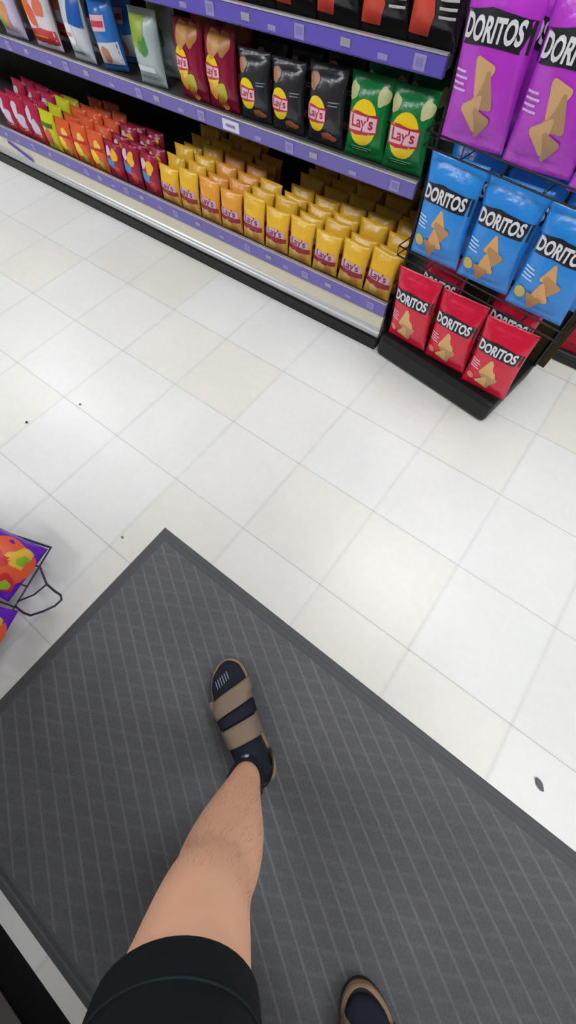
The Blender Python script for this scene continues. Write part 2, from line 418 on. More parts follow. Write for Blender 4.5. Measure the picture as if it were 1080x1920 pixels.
def rim(o, i, z0, z1, m):
    P = [(o, o, z0), (W_-o, o, z0), (W_-o, H_-o, z0), (o, H_-o, z0), (i, i, z1), (W_-i, i, z1), (W_-i, H_-i, z1), (i, H_-i, z1)]
    a.add(P, [[0, 1, 5, 4], [1, 2, 6, 5], [2, 3, 7, 6], [3, 0, 4, 7]], m)
rim(0, .003, 0, .0035, rub); rim(.003, .016, .0035, .0062, rub); rim(.016, .019, .0062, .0045, rub); rim(.019, .030, .0045, .0075, rub); rim(.030, bw+.002, .0075, .0055, rub)
a.build('rubber_border', mroot)

# ------------------------------------------------------------------ shelving unit
PUR = mat('purple_rail', (98, 84, 182), .4, .5, mottle=(.06, 3)); PUR2 = mat('purple_rail_grey', (112, 102, 172), .45, .5, mottle=(.08, 4))
METAL = mat('brushed_aluminium', (206, 208, 210), .42, .5, metal=.8, bump=(.1, 80)); CREAM = mat('cream_enamel', (214, 208, 186), .55, bump=(.25, 160)); DARK = mat('dark_steel', (40, 38, 36), .6, .3)
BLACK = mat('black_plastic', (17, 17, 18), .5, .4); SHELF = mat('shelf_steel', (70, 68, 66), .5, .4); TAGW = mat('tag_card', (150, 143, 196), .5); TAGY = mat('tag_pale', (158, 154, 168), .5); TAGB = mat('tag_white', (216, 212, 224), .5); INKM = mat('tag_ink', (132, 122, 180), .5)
GX0, GX1, GY, GB = -2.3, 1.142, 1.25, 1.72
gon = tag(empty('shelving_unit', (0, GY, 0)), 'long dark shelving unit with purple price rails and aluminium bumper', 'shelving')
def part(nm, boxes, m, par=gon, bev=0.):
    a = MB()
    for q in boxes: a.box(q[0], q[1], q[2]-(GY if par is gon else 0), q[3]-(GY if par is gon else 0), q[4], q[5], m, bev)
    return a.build(nm, par)
part('kick_plate', [(GX0, GX1-.004, 1.226, 1.285, 0, .0475)], BLACK)  # brought forward so its black also stands in for the floor shadow
a = MB()                                                        # rounded aluminium bumper rail, profile extruded along x
prof = [(1.262, .048), (1.240, .048), (1.232, .053), (1.229, .062), (1.232, .071), (1.238, .075), (1.238, .078), (1.234, .080), (1.234, .085), (1.240, .088), (1.262, .088)]
a.loft([[(x, y-GY, z) for y, z in prof] for x in (GX0, GX1)], METAL, True, False); a.build('bumper_rail', gon)
a = MB(); prof = [(1.262, .0875), (1.241, .0882), (1.250, .141), (1.262, .141)]
a.loft([[(x, y-GY, z) for y, z in prof] for x in (GX0, GX1-.003)], CREAM, True, False); a.build('base_panel', gon)
part('back_panel', [(GX0, GX1, GB, GB+.03, .0, 1.7)], DARK)
part('end_panel', [(GX1+.0005, GX1+.008, 1.3, GB, .0, 1.7)], mat('dark_end_panel', (40, 37, 28), .6, .3))
rtag = random.Random(4)
def shelf(z0, z1, pur, gap, ztop, tags=True):
    sh = part('shelf', [(GX0, GX1-.01, 1.252, GB-.002, ztop-.022, ztop)], SHELF)
    a = MB(); prof = [(1.252, z0), (1.240, z0), (1.236, z0+.004), (1.240, z1-.004), (1.244, z1), (1.252, z1)]
    a.loft([[(x, y-GY, z) for y, z in prof] for x in (GX0, GX1)], pur, True, False)
    pr = a.build('price_rail', gon)
    a = MB(); a.box(GX0, GX1+.001, 1.2395-GY, 1.250-GY, z1-.0005, z1+.003, METAL); a.build('rail_edge', pr)
    if not tags: return
    x = GX1-.06; k = 0
    while x > -1.45:
        a = MB(); zc = (z0+z1)/2; d = .0012
        if k % 3 == 0: a.box(x-.015, x+.015, 1.2355-GY, 1.2375-GY, zc-.012, zc+.012, TAGW); a.box(x-.009, x+.009, 1.2350-GY, 1.2357-GY, zc-.006, zc+.007, INKM)
        elif k % 3 == 1: a.box(x-.013, x+.013, 1.2355-GY, 1.2375-GY, zc-.010, zc-.001, TAGW)
        else: a.box(x-.014, x+.014, 1.2355-GY, 1.2375-GY, zc-.005, zc+.008, TAGY)
        a.build('price_tag', pr); k += 1; x -= rtag.uniform(.085, .15)
    return pr
shelf(.141, .190, PUR2, 0, .168)
p1 = shelf(.514, .551, PUR2, 0, .540)
shelf(.744, .779, PUR, 0, .768)
shelf(1.10, 1.135, PUR, 0, 1.125, False); shelf(1.42, 1.455, PUR, 0, 1.445, False)  # two unseen upper shelves, added to shade the stock below
a = MB(); a.box(.47-.035, .47+.035, 1.2345-GY, 1.2375-GY, .521, .546, TAGB); a.box(.45, .49, 1.2340-GY, 1.2347-GY, .530, .537, INKM); a.build('price_tag', p1)
# loose purple strip on the cream base panel
a = MB(); pts = [(-1.24+.005*k, 1.2425-.0022*(k % 2)*.2, .134-.0009*k) for k in range(40)]
vs = []; fs = []
for k, (x, y, z) in enumerate(pts):
    y = 1.2455-(.141-z)*.14-.002
    vs += [(x, y, z), (x, y-.0012, z), (x, y-.0012-.003, z-.014), (x, y-.003, z-.014)]
for k in range(39):
    for q in range(4): fs.append([k*4+q, k*4+(q+1) % 4, k*4+4+(q+1) % 4, k*4+4+q])
fs += [[0, 1, 2, 3], [156, 157, 158, 159]]
a.add(vs, fs, mat('loose_purple', (74, 52, 170), .4)); a.tube([(-1.07+.02*math.cos(t), 1.2365, .113+.008*math.sin(t)) for t in [q*.4 for q in range(8)]], .0016, flat((214, 210, 230)), 5)
tag(a.build('label_strip'), 'loose purple label strip slipped down onto the cream base panel', 'label strip')

# ------------------------------------------------------------------ stock on the shelves
ORD = ['front', 'second', 'third', 'fourth', 'fifth', 'sixth', 'seventh', 'eighth', 'ninth', 'tenth', 'eleventh', 'twelfth', 'thirteenth']
COLN = ['first', 'second', 'third', 'fourth', 'fifth', 'sixth', 'seventh', 'eighth', 'ninth', 'tenth', 'eleventh', 'twelfth']
protos = {}
def place(key, make, loc, rot, label, cat, group, scale=1.):
    """first use takes the prototype itself, later uses copy it with its parts"""
    if key not in protos: o = protos[key] = make()
    else: o = copy_tree(protos[key])
    sc = (scale,)*3 if isinstance(scale, (int, float)) else scale
    R_ = Euler(rot).to_matrix() @ Matrix.Diagonal(sc)
    zmin = min((R_ @ v.co).z for v in o.data.vertices)
    o.location = (loc[0], loc[1], loc[2]-zmin+.0012); o.rotation_euler = rot; o.scale = sc
    return tag(o, label, cat, group)

WORDS = {'yellow': 'small yellow potato chip bag', 'amber': 'small amber potato chip bag', 'berry': 'small maroon and blue snack bag', 'fire': 'small orange and yellow snack bag', 'rose': 'small pink and white snack bag', 'lime': 'small lime yellow snack bag'}
# columns along the bottom shelf, from the rack end leftwards: kind, rows in the column
cols = [('yellow', 8), ('yellow', 8), ('yellow', 8), ('yellow', 8), ('yellow', 7), ('yellow', 3), ('amber', 6), ('amber', 7), ('yellow', 8), ('yellow', 7), ('berry', 2), ('berry', 4), ('berry', 4), ('fire', 4), ('fire', 5), ('fire', 5), ('lime', 4), ('rose', 4), ('rose', 4), ('rose', 4)]
cnt = {}
x = 1.072
for ci, (kd, rows) in enumerate(cols):
    cnt[kd] = cnt.get(kd, 0)+1
    if kd == 'yellow':
        c = cnt[kd]; cn = COLN[c-1]
    else: cn = COLN[cnt[kd]-1]
    for r in range(rows):
        seed = rnd.randrange(3)
        big = kd in ('yellow', 'amber')
        h_ = rnd.uniform(.92, 1.10)+(.035 if big else .02)*r
        lean = -.16-.022*r+rnd.uniform(-.006, .006)
        nm = {'berry': 'maroon', 'fire': 'orange', 'rose': 'pink'}.get(kd, kd)
        lab = 'small %s %s bag%s %s %s column left of the rack' % (nm, 'chip' if big else 'snack', ' at the front of the' if r == 0 else ', %s from front in the' % ORD[r], cn, nm)
        place((kd, seed), lambda kd=kd, seed=seed: small_bag(kd, seed*13+len(kd)), (x+rnd.uniform(-.0015, .0015), 1.286+r*.0495, .1685), (lean, rnd.uniform(-.02, .02), rnd.uniform(-.055, .055)), lab, 'snack bag', 'small %s bags on the bottom shelf' % nm, (1, .96, h_))
    x -= .1185

MW = {'green': 'green chip bag with yellow round badge', 'charcoal': 'charcoal chip bag with yellow badge', 'maroon': 'maroon chip bag with chip pictures', 'silver': 'silver snack bag with green top', 'azure': 'blue snack bag with pale pink label', 'frost': 'white snack bag with blue corner', 'snow': 'wide white snack bag with red bottom', 'pale': 'pale lilac snack bag'}
mids = [('green', 1.066, 'nearest the rack'), ('green', .938, 'beside the charcoal bags'), ('charcoal', .800, 'next to the green ones'), ('charcoal', .662, 'middle of three'), ('charcoal', .536, 'next to the maroon ones'), ('maroon', .400, 'next to the charcoal ones'), ('maroon', .270, 'next to the silver ones'), ('silver', .065, 'on the middle shelf'), ('azure', -.130, 'on the middle shelf'), ('frost', -.310, 'on the middle shelf'), ('snow', -.525, 'on the middle shelf'), ('pale', -.745, 'on the middle shelf')]
for i, (kd, xx, where) in enumerate(mids):
    for r in range(2):
        lab = '%s %s, %s' % (MW[kd], where, 'in front' if r == 0 else 'standing behind the front one')
        place(('m', kd), lambda kd=kd: shelf_bag(kd, 5+len(kd)), (xx+rnd.uniform(-.002, .002)*r, 1.293+r*.082, .540), (rnd.uniform(-.1, -.06), -.02 if kd != 'azure' else -.09, rnd.uniform(-.04, .04)), lab, 'chip bag' if kd in ('green', 'charcoal', 'maroon') else 'snack bag', '%s bags on the middle shelf' % kd, .92 if kd == 'charcoal' and i in (3, 4) else 1.)
tops = [(1.075, 'nearest the rack'), (.95, 'second from the rack'), (.82, 'third from the rack'), (.69, 'fourth from the rack'), (.56, 'fifth from the rack'), (.43, 'sixth from the rack'), (.30, 'seventh from the rack')]
for i, (xx, where) in enumerate(tops):
    place(('m', 'ember'), lambda: shelf_bag('ember', 31), (xx, 1.292, .768), (rnd.uniform(-.08, -.04), 0, rnd.uniform(-.04, .04)), 'black snack bag with red patch and lime top, upper shelf, %s' % where, 'snack bag', 'black snack bags on the upper shelf')

# ------------------------------------------------------------------ wire rack with tortilla chip bags
TH = -math.radians(8)
RKL = Vector((1.158, 1.232, 0))
rack = tag(empty('wire_rack', RKL, TH), 'black wire display rack of tortilla chips standing at the shelf end', 'display rack')
WIRE = mat('black_wire', (20, 20, 24), .35, .5); OLIVE = mat('dark_olive_board', (62, 52, 26), .6, .3, mottle=(.4, 9))
a = MB(); a.box(.0, .50, -.02, .30, 0, .088, BLACK, .016); a.build('base', rack)
part('back_board', [(.01, .53, .262, .274, .0885, 1.25)], OLIVE, rack)
for xx in (.006, .500):
    a = MB(); a.tube([(xx, .25, .09), (xx, .25, 1.25)], .007, WIRE); a.build('post', rack)
tier_z = [.085, .385, .645, .93]
for tz in tier_z[1:]:
    a = MB()
    for zz, yy in ((tz, -.026), (tz+.028, -.029)): a.tube([(-.004, .25, zz), (-.004, yy, zz), (.534, yy, zz), (.534, .25, zz)], .0022, WIRE, 6)
    for k in range(6): a.tube([(-.004+.1076*k, .25, tz), (-.004+.1076*k, -.026, tz), (-.004+.1076*k, -.029, tz+.028)], .0015, WIRE, 5)
    a.build('wire_tier', rack)
RW = {'red': ('red tortilla chip bag with black band', 'red tortilla chip bags on the rack'), 'blue': ('blue tortilla chip bag with black band', 'blue tortilla chip bags on the rack'), 'purple': ('purple tortilla chip bag with black band', 'purple tortilla chip bags on the rack')}
Rm = Matrix.Translation(RKL) @ Matrix.Rotation(TH, 4, 'Z')
PL = ['nearest the shelves', 'middle of its tier', 'at the outer end']
def rackbag(kd, s, y, z, rot, label, scale=1.):
    p = Rm @ Vector((s, y, z))
    place(('r', kd), lambda: rack_bag(kd, {'red': 3, 'blue': 8, 'purple': 14}[kd]), p, (rot[0], rot[1], TH+rot[2]), label, 'chip bag', RW[kd][1], scale)
for k, s in enumerate((.098, .263, .430)):
    dy = .006*(k % 2)
    rackbag('red', s, .012+dy, .090, (.0, -.09, rnd.uniform(-.02, .02)), 'red tortilla chip bag %s, bottom front row of the rack' % PL[k])
    rackbag('blue', s, .012+dy, .390, (.0, -.055, rnd.uniform(-.02, .02)), 'blue tortilla chip bag %s, middle front row of the rack' % PL[k], (1, 1, .97))
    rackbag('purple', s, .012+dy, .650, (.03, -.075, rnd.uniform(-.02, .02)), 'purple tortilla chip bag %s, top front row of the rack' % PL[k], (1, 1, 1.06))
    rackbag('blue', s, .092+dy, .390, (-.05, -.03, 0), 'blue tortilla chip bag %s, behind the front row of the middle tier' % PL[k])
    rackbag('purple', s, .092+dy, .650, (-.05, -.03, 0), 'purple tortilla chip bag %s, behind the front row of the top tier' % PL[k])
for k, s in enumerate((.115, .38)):
    rackbag('red', s, .10, .090, (-.1, -.04, 0), 'red tortilla chip bag leaning behind the front row, %s' % ('near the shelves' if k == 0 else 'near the outer end'), (1, 1, 1.1))

# ------------------------------------------------------------------ snack bin beyond the rack
bin_ = tag(empty('endcap_shelf', (1.70, 1.60, 0)), 'low black endcap shelf beyond the tortilla chip rack', 'shelving')
TRB = mat('tray_black', (24, 24, 28), .4)
part('tray', [(-.02, 1.33, 0, .5, .0, .028), (-.02, 1.33, -.004, .008, .0281, .045)], TRB, bin_, .004); part('back_panel', [(-.03, 1.33, .5, .53, 0, 1.5)], DARK, bin_); part('upper_shelf', [(-.03, 1.33, .10, .498, .36, .39)], mat('navy_shelf', (24, 28, 40), .5), bin_, .005)
def bin_bag(seed):
    b = Bag(.165, .20, .06, film((176, 36, 52)), seed, 14, 18); lg = MB(); lays_badge(b, .1, .5, .62, lg); return finish(b, 'chip_bag', [('brand_mark', lg)])
for k in range(3):
    place(('bin',), lambda: bin_bag(41), (1.775+k*.185, 1.64, .028), (-.75, .0, .06-.05*k), 'red potato chip bag with yellow badge on the endcap shelf, %s' % ['nearest the rack', 'second from the rack', 'third from the rack'][k], 'chip bag', 'red chip bags on the endcap shelf')

# ------------------------------------------------------------------ cabinet at lower left, made taller and longer to block light
cnt_ = tag(empty('cabinet', (0, -.745, 0)), 'grey cabinet with black kick plate along the near mat edge, heightened to block light', 'cabinet')
a = MB(); a.box(.30, 3.4, -.40, 0, 0, .072, mat('matt_black', (7, 7, 7), .7, .15)); a.build('kick_plate', cnt_)
a = MB(); a.box(.30, 3.4, -.41, -.003, .073, 1.8, mat('grey_laminate', (104, 98, 94), .5, mottle=(.12, 12)), .004); a.build('body', cnt_)

# ------------------------------------------------------------------ wire basket with purple snack bags, left
BW = mat('purple_black_wire', (36, 30, 58), .35)
bk = tag(empty('wire_basket', (.826, -.213, 0), .34), 'dark wire display basket holding purple snack bags beside the mat', 'basket')
a = MB()
for y in (-.24, .08):
    a.tube([(-.6, y, .004), (-.20, y, .004)], .004, BW, 8)
a.tube([(-.6, -.24, .004), (-.6, .08, .004)], .004, BW); a.build('foot', bk)
for y in (-.24, .08):
    a = MB(); a.tube([(-.52, y, .004), (-.52, y, .8)], .005, BW); a.build('post', bk)
a = MB()
Z0, Z1 = .085, .105
for k in range(7): a.tube([(-.52, -.262+.06*k, Z0), (.03, -.262+.06*k, Z0), (.058, -.262+.06*k, Z1)], .0022, BW, 6)
for k in range(4): a.tube([(-.50+.11*k, -.262, Z1), (-.50+.085*k, -.262, Z0), (-.50+.085*k, .098, Z0), (-.50+.085*k, .098, Z1)], .0022, BW, 6)
for (xo, z) in ((.058, Z1), (.05, .094)): a.tube([(-.52, -.262, z), (xo, -.262, z), (xo, .098, z), (-.52, .098, z)], .003, BW, 8)
a.build('wire_tray', bk)
a = MB(); a.box(-.545, -.53, -.27, .12, .0, 1.5, mat('purple_light_block', (70, 40, 120), .6), .003); a.build('light_block_card', bk)  # unseen card, added to block light coming from the left
a = MB()
lp = [(.058, .040, .106), (.10, .020, .130), (.140, .0, .150), (.172, -.010, .150), (.192, -.014, .15), (.200, -.024, .15), (.192, -.043, .15), (.172, -.063, .15), (.145, -.083, .149), (.108, -.085, .128), (.058, -.078, .106)]
a.tube(lp, .0030, BW, 8); a.tube([(.14, .0, .150), (.112, -.035, .135), (.058, -.065, .106)], .0024, BW, 8)
a.build('wire_hook', bk)
def flame_bag(seed):
    b = Bag(.155, .215, .075, film((104, 34, 186)), seed, 16, 20); pic = b.mb; lg = MB()
    o = flat((232, 96, 60)); r_ = flat((216, 50, 60)); ye = flat((236, 190, 70)); gr = flat((150, 190, 50)); pk = flat((226, 90, 130))
    b.disc(.05, .30, .84, o, 1, mb=pic, wob=.06); b.disc(.35, .17, .36, ye, 2, mb=pic, wob=.15); b.disc(.30, .13, .18, gr, 3, mb=pic, wob=.1); b.disc(.05, .36, .3, r_, 2, mb=pic, wob=.2)
    b.disc(-.55, .16, .3, r_, 2, mb=pic, wob=.1); b.disc(-.6, .14, .16, gr, 3, mb=pic, wob=.1)
    b.disc(-.2, .70, .55, o, 1, mb=pic, wob=.14); b.disc(-.2, .76, .3, ye, 2, mb=pic); b.disc(.5, .66, .3, pk, 2, mb=pic, wob=.1)
    return finish(b, 'snack_bag', [])
for k, (px, py, pz, rot, lab) in enumerate([
    (.888, -.252, .1085, (-.95, .0, 1.45), 'lying at the tray front beside the wire hook'),
    (.922, -.428, .1085, (-1.0, .0, 1.6), 'lying at the basket front away from the hook'),
    (.62, -.256, .0885, (-.75, .0, 1.50), 'in the back row of the basket, hook side'),
    (.62, -.425, .0885, (-.75, .0, 1.62), 'in the back row of the basket, far side')]):
    c_, s_ = math.cos(.34), math.sin(.34); dx, dy = px-.895, py+.162; px, py = .845+dx*c_-dy*s_, -.102+dx*s_+dy*c_; rot = (rot[0], rot[1], rot[2]+.34)
    pk_ = (1.06, 1.2, 1.06) if k < 2 else 1.
    place(('flame',), lambda: flame_bag(9), (px, py, pz), rot, 'purple snack bag with orange flames %s' % lab, 'snack bag', 'purple snack bags in the wire basket', pk_)

# ------------------------------------------------------------------ bits on the floor
def crumb(x, y, r, rgb, label, seed, sx=1., rz=0.):
    bm = bmesh.new(); bmesh.ops.create_icosphere(bm, subdivisions=2, radius=r)
    for v in bm.verts:
        v.co *= 1+.35*noise.noise(v.co*(1.3/r)+Vector((seed, 0, 0))); v.co.z *= .5; v.co.x *= sx
    zmin = min(v.co.z for v in bm.verts)
    for v in bm.verts: v.co.z -= zmin
    me = bpy.data.meshes.new('crumb'); bm.to_mesh(me); bm.free(); me.materials.append(mat('crumb_%d' % seed, rgb, .7))
    return tag(put('litter_crumb', me, None, (x, y, .0002), (0, 0, rz)), label, 'litter', 'bits of litter on the floor')
crumb(.2895, .1405, .0052, (44, 44, 46), 'black bit of litter on the tiles above the wire basket', 1)
crumb(.385, .318, .004, (74, 70, 66), 'tiny dark speck of litter beside the long tile seam', 2)
crumb(.927, .045, .0042, (128, 124, 112), 'pale grey speck of litter on the tiles by the mat corner', 3, 1.3)
crumb(2.238, .226, .0075, (96, 94, 102), 'grey scrap of litter on the tiles right of the mat', 4, 1.9, -.7)

# ------------------------------------------------------------------ person
def ring(c, t, fwd, a, b, n=20, sq=2., fb=None):
    """ellipse of points around c, perpendicular to t; a sideways, b along fwd (fb = back half)"""
    t = Vector(t).normalized(); f = Vector(fwd); f = (f-t*f.dot(t)).normalized(); s = t.cross(f)
    out = []
    for k in range(n):
        q = 2*PI*k/n; cc, ss = math.cos(q), math.sin(q)
        bb = b if ss >= 0 or fb is None else fb
        cc = math.copysign(abs(cc)**(2/sq), cc); ss = math.copysign(abs(ss)**(2/sq), ss)
        out.append(Vector(c)+s*cc*a+f*ss*bb)
    return out
def smooth_path(keys, n):
    """keys: list of (pos, *radii); Catmull-Rom"""
    K = [tuple(k[0])+tuple(k[1:]) for k in keys]; out = []
    for i in range(len(K)-1):
        p0 = K[max(i-1, 0)]; p1 = K[i]; p2 = K[i+1]; p3 = K[min(i+2, len(K)-1)]
        for j in range(n):
            t = j/n
            out.append([.5*(2*b+(c-a)*t+(2*a-5*b+4*c-d)*t*t+(3*b-a-3*c+d)*t**3) for a, b, c, d in zip(p0, p1, p2, p3)])
    out.append(list(K[-1])); return out
def limb(mb, keys, fwd, m, n=5, seg=20, sq=2.):
    P = smooth_path(keys, n); rs = []
    for i, p in enumerate(P):
        a = Vector(P[max(i-1, 0)][:3]); b = Vector(P[min(i+1, len(P)-1)][:3])
        rs.append(ring(p[:3], b-a, fwd, p[3], p[4], seg, sq, p[5] if len(p) > 5 else None))
    mb.loft(rs, m)
    return P
D = Vector((-.53, .848, 0)); LFT = Vector((-.848, -.53, 0))
def V(x, y, z): return Vector((x, y, z))
SKIN = mat('skin', (248, 190, 154), .5, .4, mottle=(.07, 22), bump=(.12, 120), sss=.12)
def remeshed(mb, voxel, name, m, sm=2):
    me = mb.mesh('tmp'); o = put('tmp', me)
    r = o.modifiers.new('r', 'REMESH'); r.mode = 'VOXEL'; r.voxel_size = voxel; r.use_smooth_shade = True
    s = o.modifiers.new('s', 'SMOOTH'); s.factor = .5; s.iterations = sm
    dg = bpy.context.evaluated_depsgraph_get(); ev = o.evaluated_get(dg)
    out = bpy.data.meshes.new_from_object(ev); out.name = name
    bpy.data.objects.remove(o); bpy.data.meshes.remove(me)
    out.materials.clear(); out.materials.append(m)
    out.polygons.foreach_set('use_smooth', [True]*len(out.polygons)); return out

person = tag(empty('person', (1.86, -.32, 0)), 'person in black shorts, navy socks and taupe strap sandals walking across the mat', 'person')
PB = Vector((1.86, -.32, 0))
def pput(name, me, par=None):
    o = put(name, me, par or person)
    if par is None: o.location = -PB
    return o
HL = V(1.700, -.175, 0); FL = V(-.895, .446, 0)       # left heel, foot direction
HR = V(2.259, -.545, 0); FR = V(-.616, .787, 0)       # right foot, trailing
def left_of(f): return V(-f.y, f.x, 0)
body = MB()
# left leg, standing
limb(body, [(HL+FL*.045+left_of(FL)*.012+V(0, 0, .05), .030, .036), (V(1.658, -.182, .12), .034, .040), (V(1.668, -.203, .20), .048, .050, .050), (V(1.677, -.217, .28), .061, .055, .066), (V(1.682, -.224, .36), .064, .056, .068), (V(1.684, -.227, .43), .059, .056, .058), (V(1.686, -.228, .49), .060, .064, .055), (V(1.694, -.232, .55), .064, .068, .062), (V(1.722, -.258, .66), .074, .078, .076), (V(1.785, -.315, .79), .086, .088, .086), (V(1.845, -.365, .91), .094, .096, .096)], D, SKIN)
# right leg, trailing, heel just lifting
ankR = HR+FR*.06+V(0, 0, .11)
limb(body, [(HR+FR*.05+V(0, 0, .06), .030, .036), (ankR, .034, .04), (ankR.lerp(V(2.075, -.325, .49), .35)-D*.008, .052, .05, .06), (ankR.lerp(V(2.075, -.325, .49), .65)-D*.008, .06, .055, .066), (V(2.075, -.325, .49), .058, .062, .056), (V(2.058, -.315, .62), .07, .075, .075), (V(2.03, -.298, .78), .085, .088, .088), (V(2.005, -.278, .91), .094, .096, .096)], D, SKIN)
def foot(mb, H, F, z0, m, grow=0.):
    Ls = left_of(F); rs = []
    sgn = 1 if H is HL else -1
    for t, off, w, h, zb in [(.006, 0, .016, .022, .012), (.02, 0, .028, .05, .003), (.055, .004, .033, .068, .002), (.10, .006, .034, .066, .006), (.14, .004, .038, .056, .006), (.18, .0, .043, .046, .002), (.215, -.004, .046, .038, .0), (.245, -.006, .043, .031, .0), (.268, -.01, .036, .026, .001), (.283, -.014, .022, .018, .003), (.289, -.014, .008, .010, .005)]:
        c = H+F*t+Ls*off*sgn; r = []
        for k in range(18):
            q = 2*PI*k/18; cc, ss = math.cos(q), math.sin(q)
            r.append(c+Ls*math.copysign(abs(cc)**.8, cc)*(w+grow)+V(0, 0, z0+zb+(h+grow)*(.5+.5*math.copysign(abs(ss)**.8, ss))-grow*.3))
        rs.append(r)
    mb.loft(rs, m)
ZS = .030
foot(body, HL, FL, ZS, SKIN); foot(body, HR, FR, ZS+.004, SKIN)
HC = V(1.925, -.322, 0)
limb(body, [(HC+V(0, 0, .80), .13, .08), (HC+V(0, 0, .90), .172, .11, .125), (HC+V(0, 0, 1.0), .160, .105, .115), (HC+V(0, 0, 1.1), .145, .105, .10), (HC+V(0, 0, 1.22), .160, .112, .105), (HC+V(0, 0, 1.34), .178, .11, .11), (HC+V(0, 0, 1.42), .165, .085, .095), (HC+V(0, 0, 1.47), .07, .062, .07), (HC+V(0, 0, 1.54), .056, .058, .06)], D, SKIN, 4, 28, 2.4)
# head, looking down towards the hands
hd = HC+D*.03
limb(body, [(hd+V(0, 0, 1.50)+D*.02, .04, .05), (hd+V(0, 0, 1.545)+D*.03, .055, .078, .07), (hd+V(0, 0, 1.60)+D*.02, .068, .088, .09), (hd+V(0, 0, 1.66)+D*.012, .076, .09, .105), (hd+V(0, 0, 1.71), .074, .085, .1), (hd+V(0, 0, 1.75), .05, .06, .07), (hd+V(0, 0, 1.765), .015, .02, .02)], D, SKIN, 4, 24)
def blob(mb, c, rx, ry, rz, m):
    rs = []
    for j in range(1, 8):
        t = -1+2*j/8; r = math.sqrt(1-t*t); rs.append([V(*c)+LFT*rx*r*math.cos(2*PI*k/12)+D*ry*r*math.sin(2*PI*k/12)+V(0, 0, rz*t) for k in range(12)])
    mb.loft(rs, m)
blob(body, hd+D*.115+V(0, 0, 1.615), .016, .02, .024, SKIN)          # nose
for s in (-1, 1):
    blob(body, hd+LFT*.078*s+V(0, 0, 1.625), .012, .02, .032, SKIN)     # ears
    blob(body, hd+D*.088+LFT*.033*s+V(0, 0, 1.665), .024, .014, .009, SKIN)     # brows
blob(body, hd+D*.103+V(0, 0, 1.572), .024, .012, .006, SKIN); blob(body, hd+D*.103+V(0, 0, 1.561), .021, .012, .006, SKIN)      # lips
# arms bent forward, hands held up in front behind the camera
def arm(sh, el, wr, hand_dir, side):
    limb(body, [(sh, .05, .052), (sh.lerp(el, .4), .047, .05), (el, .04, .042), (el.lerp(wr, .3), .042, .044), (wr, .026, .03)], V(0, 0, 1), SKIN, 4, 16)
    hdv = hand_dir.normalized(); sd = hdv.cross(V(0, 0, 1)).normalized()
    limb(body, [(wr-hdv*.01, .026, .022), (wr+hdv*.03, .036, .017), (wr+hdv*.065, .041, .015), (wr+hdv*.092, .039, .012)], V(0, 0, 1), SKIN, 3, 14)
    for k, (o, L) in enumerate([(-.031, .066), (-.0105, .078), (.0105, .073), (.031, .056)]):
        b0 = wr+hdv*.08+sd*o
        limb(body, [(b0, .0088, .0088), (b0+hdv*L*.45+V(0, 0, .004), .0085, .0085), (b0+hdv*L*.75+V(0, 0, -.006), .0078, .0078), (b0+hdv*L*.92+V(0, 0, -.018), .0068, .0068)], V(0, 0, 1), SKIN, 3, 10)
    tb = wr+hdv*.03+sd*.03*side
    limb(body, [(tb, .012, .012), (tb+sd*.028*side+hdv*.02, .0105, .0105), (tb+sd*.036*side+hdv*.052, .008, .008)], V(0, 0, 1), SKIN, 3, 10)
arm(HC+LFT*.175+V(0, 0, 1.41), HC+LFT*.22-D*.02+V(0, 0, 1.15), HC+LFT*.13+D*.20+V(0, 0, 1.19), D*.9-LFT*.3, 1)
arm(HC-LFT*.175+V(0, 0, 1.41), HC-LFT*.22-D*.0+V(0, 0, 1.15), HC-LFT*.06+D*.22+V(0, 0, 1.19), D*.9+LFT*.3, -1)
bodyme = remeshed(body, .0065, 'body', SKIN, 4)
pput('body', bodyme)
# eyes and hair
EYE = mat('eye_white', (230, 226, 220), .2); IR = mat('iris_brown', (50, 32, 22), .2); HAIR = mat('dark_hair', (34, 26, 22), .6, .3, bump=(.8, 90))
for s in (-1, 1):
    a = MB(); blob(a, hd+D*.090+LFT*.033*s+V(0, 0, 1.642), .013, .012, .011, EYE); blob(a, hd+D*.0985+LFT*.033*s+V(0, 0, 1.640), .006, .005, .006, IR); pput('eye', a.mesh('eye'))
a = MB(); limb(a, [(hd-D*.035+V(0, 0, 1.57), .05, .03, .07), (hd-D*.02+V(0, 0, 1.64), .080, .05, .098), (hd+V(0, 0, 1.70), .086, .095, .112), (hd+V(0, 0, 1.745), .072, .082, .092), (hd+V(0, 0, 1.775), .03, .035, .04)], D, HAIR, 4, 24); pput('hair', a.mesh('hair'))
# shirt
SHIRT = mat('grey_tee', (70, 74, 80), .9, .1, bump=(.3, 60)); a = MB()
limb(a, [(HC+V(0, 0, .93), .182, .135, .142), (HC+V(0, 0, 1.0), .176, .13, .13), (HC+V(0, 0, 1.1), .165, .125, .12), (HC+V(0, 0, 1.22), .176, .128, .12), (HC+V(0, 0, 1.34), .192, .124, .124), (HC+V(0, 0, 1.425), .178, .098, .106), (HC+V(0, 0, 1.468), .085, .076, .084)], D, SHIRT, 5, 30, 2.4)
for s in (1, -1):
    sh = HC+LFT*.165*s+V(0, 0, 1.412); el = HC+LFT*.222*s-D*.015+V(0, 0, 1.15)
    limb(a, [(sh-LFT*.03*s, .06, .06), (sh.lerp(el, .15), .066, .068), (sh.lerp(el, .6), .064, .066)], V(0, 0, 1), SHIRT, 4, 18)
pput('shirt', a.mesh('shirt'))
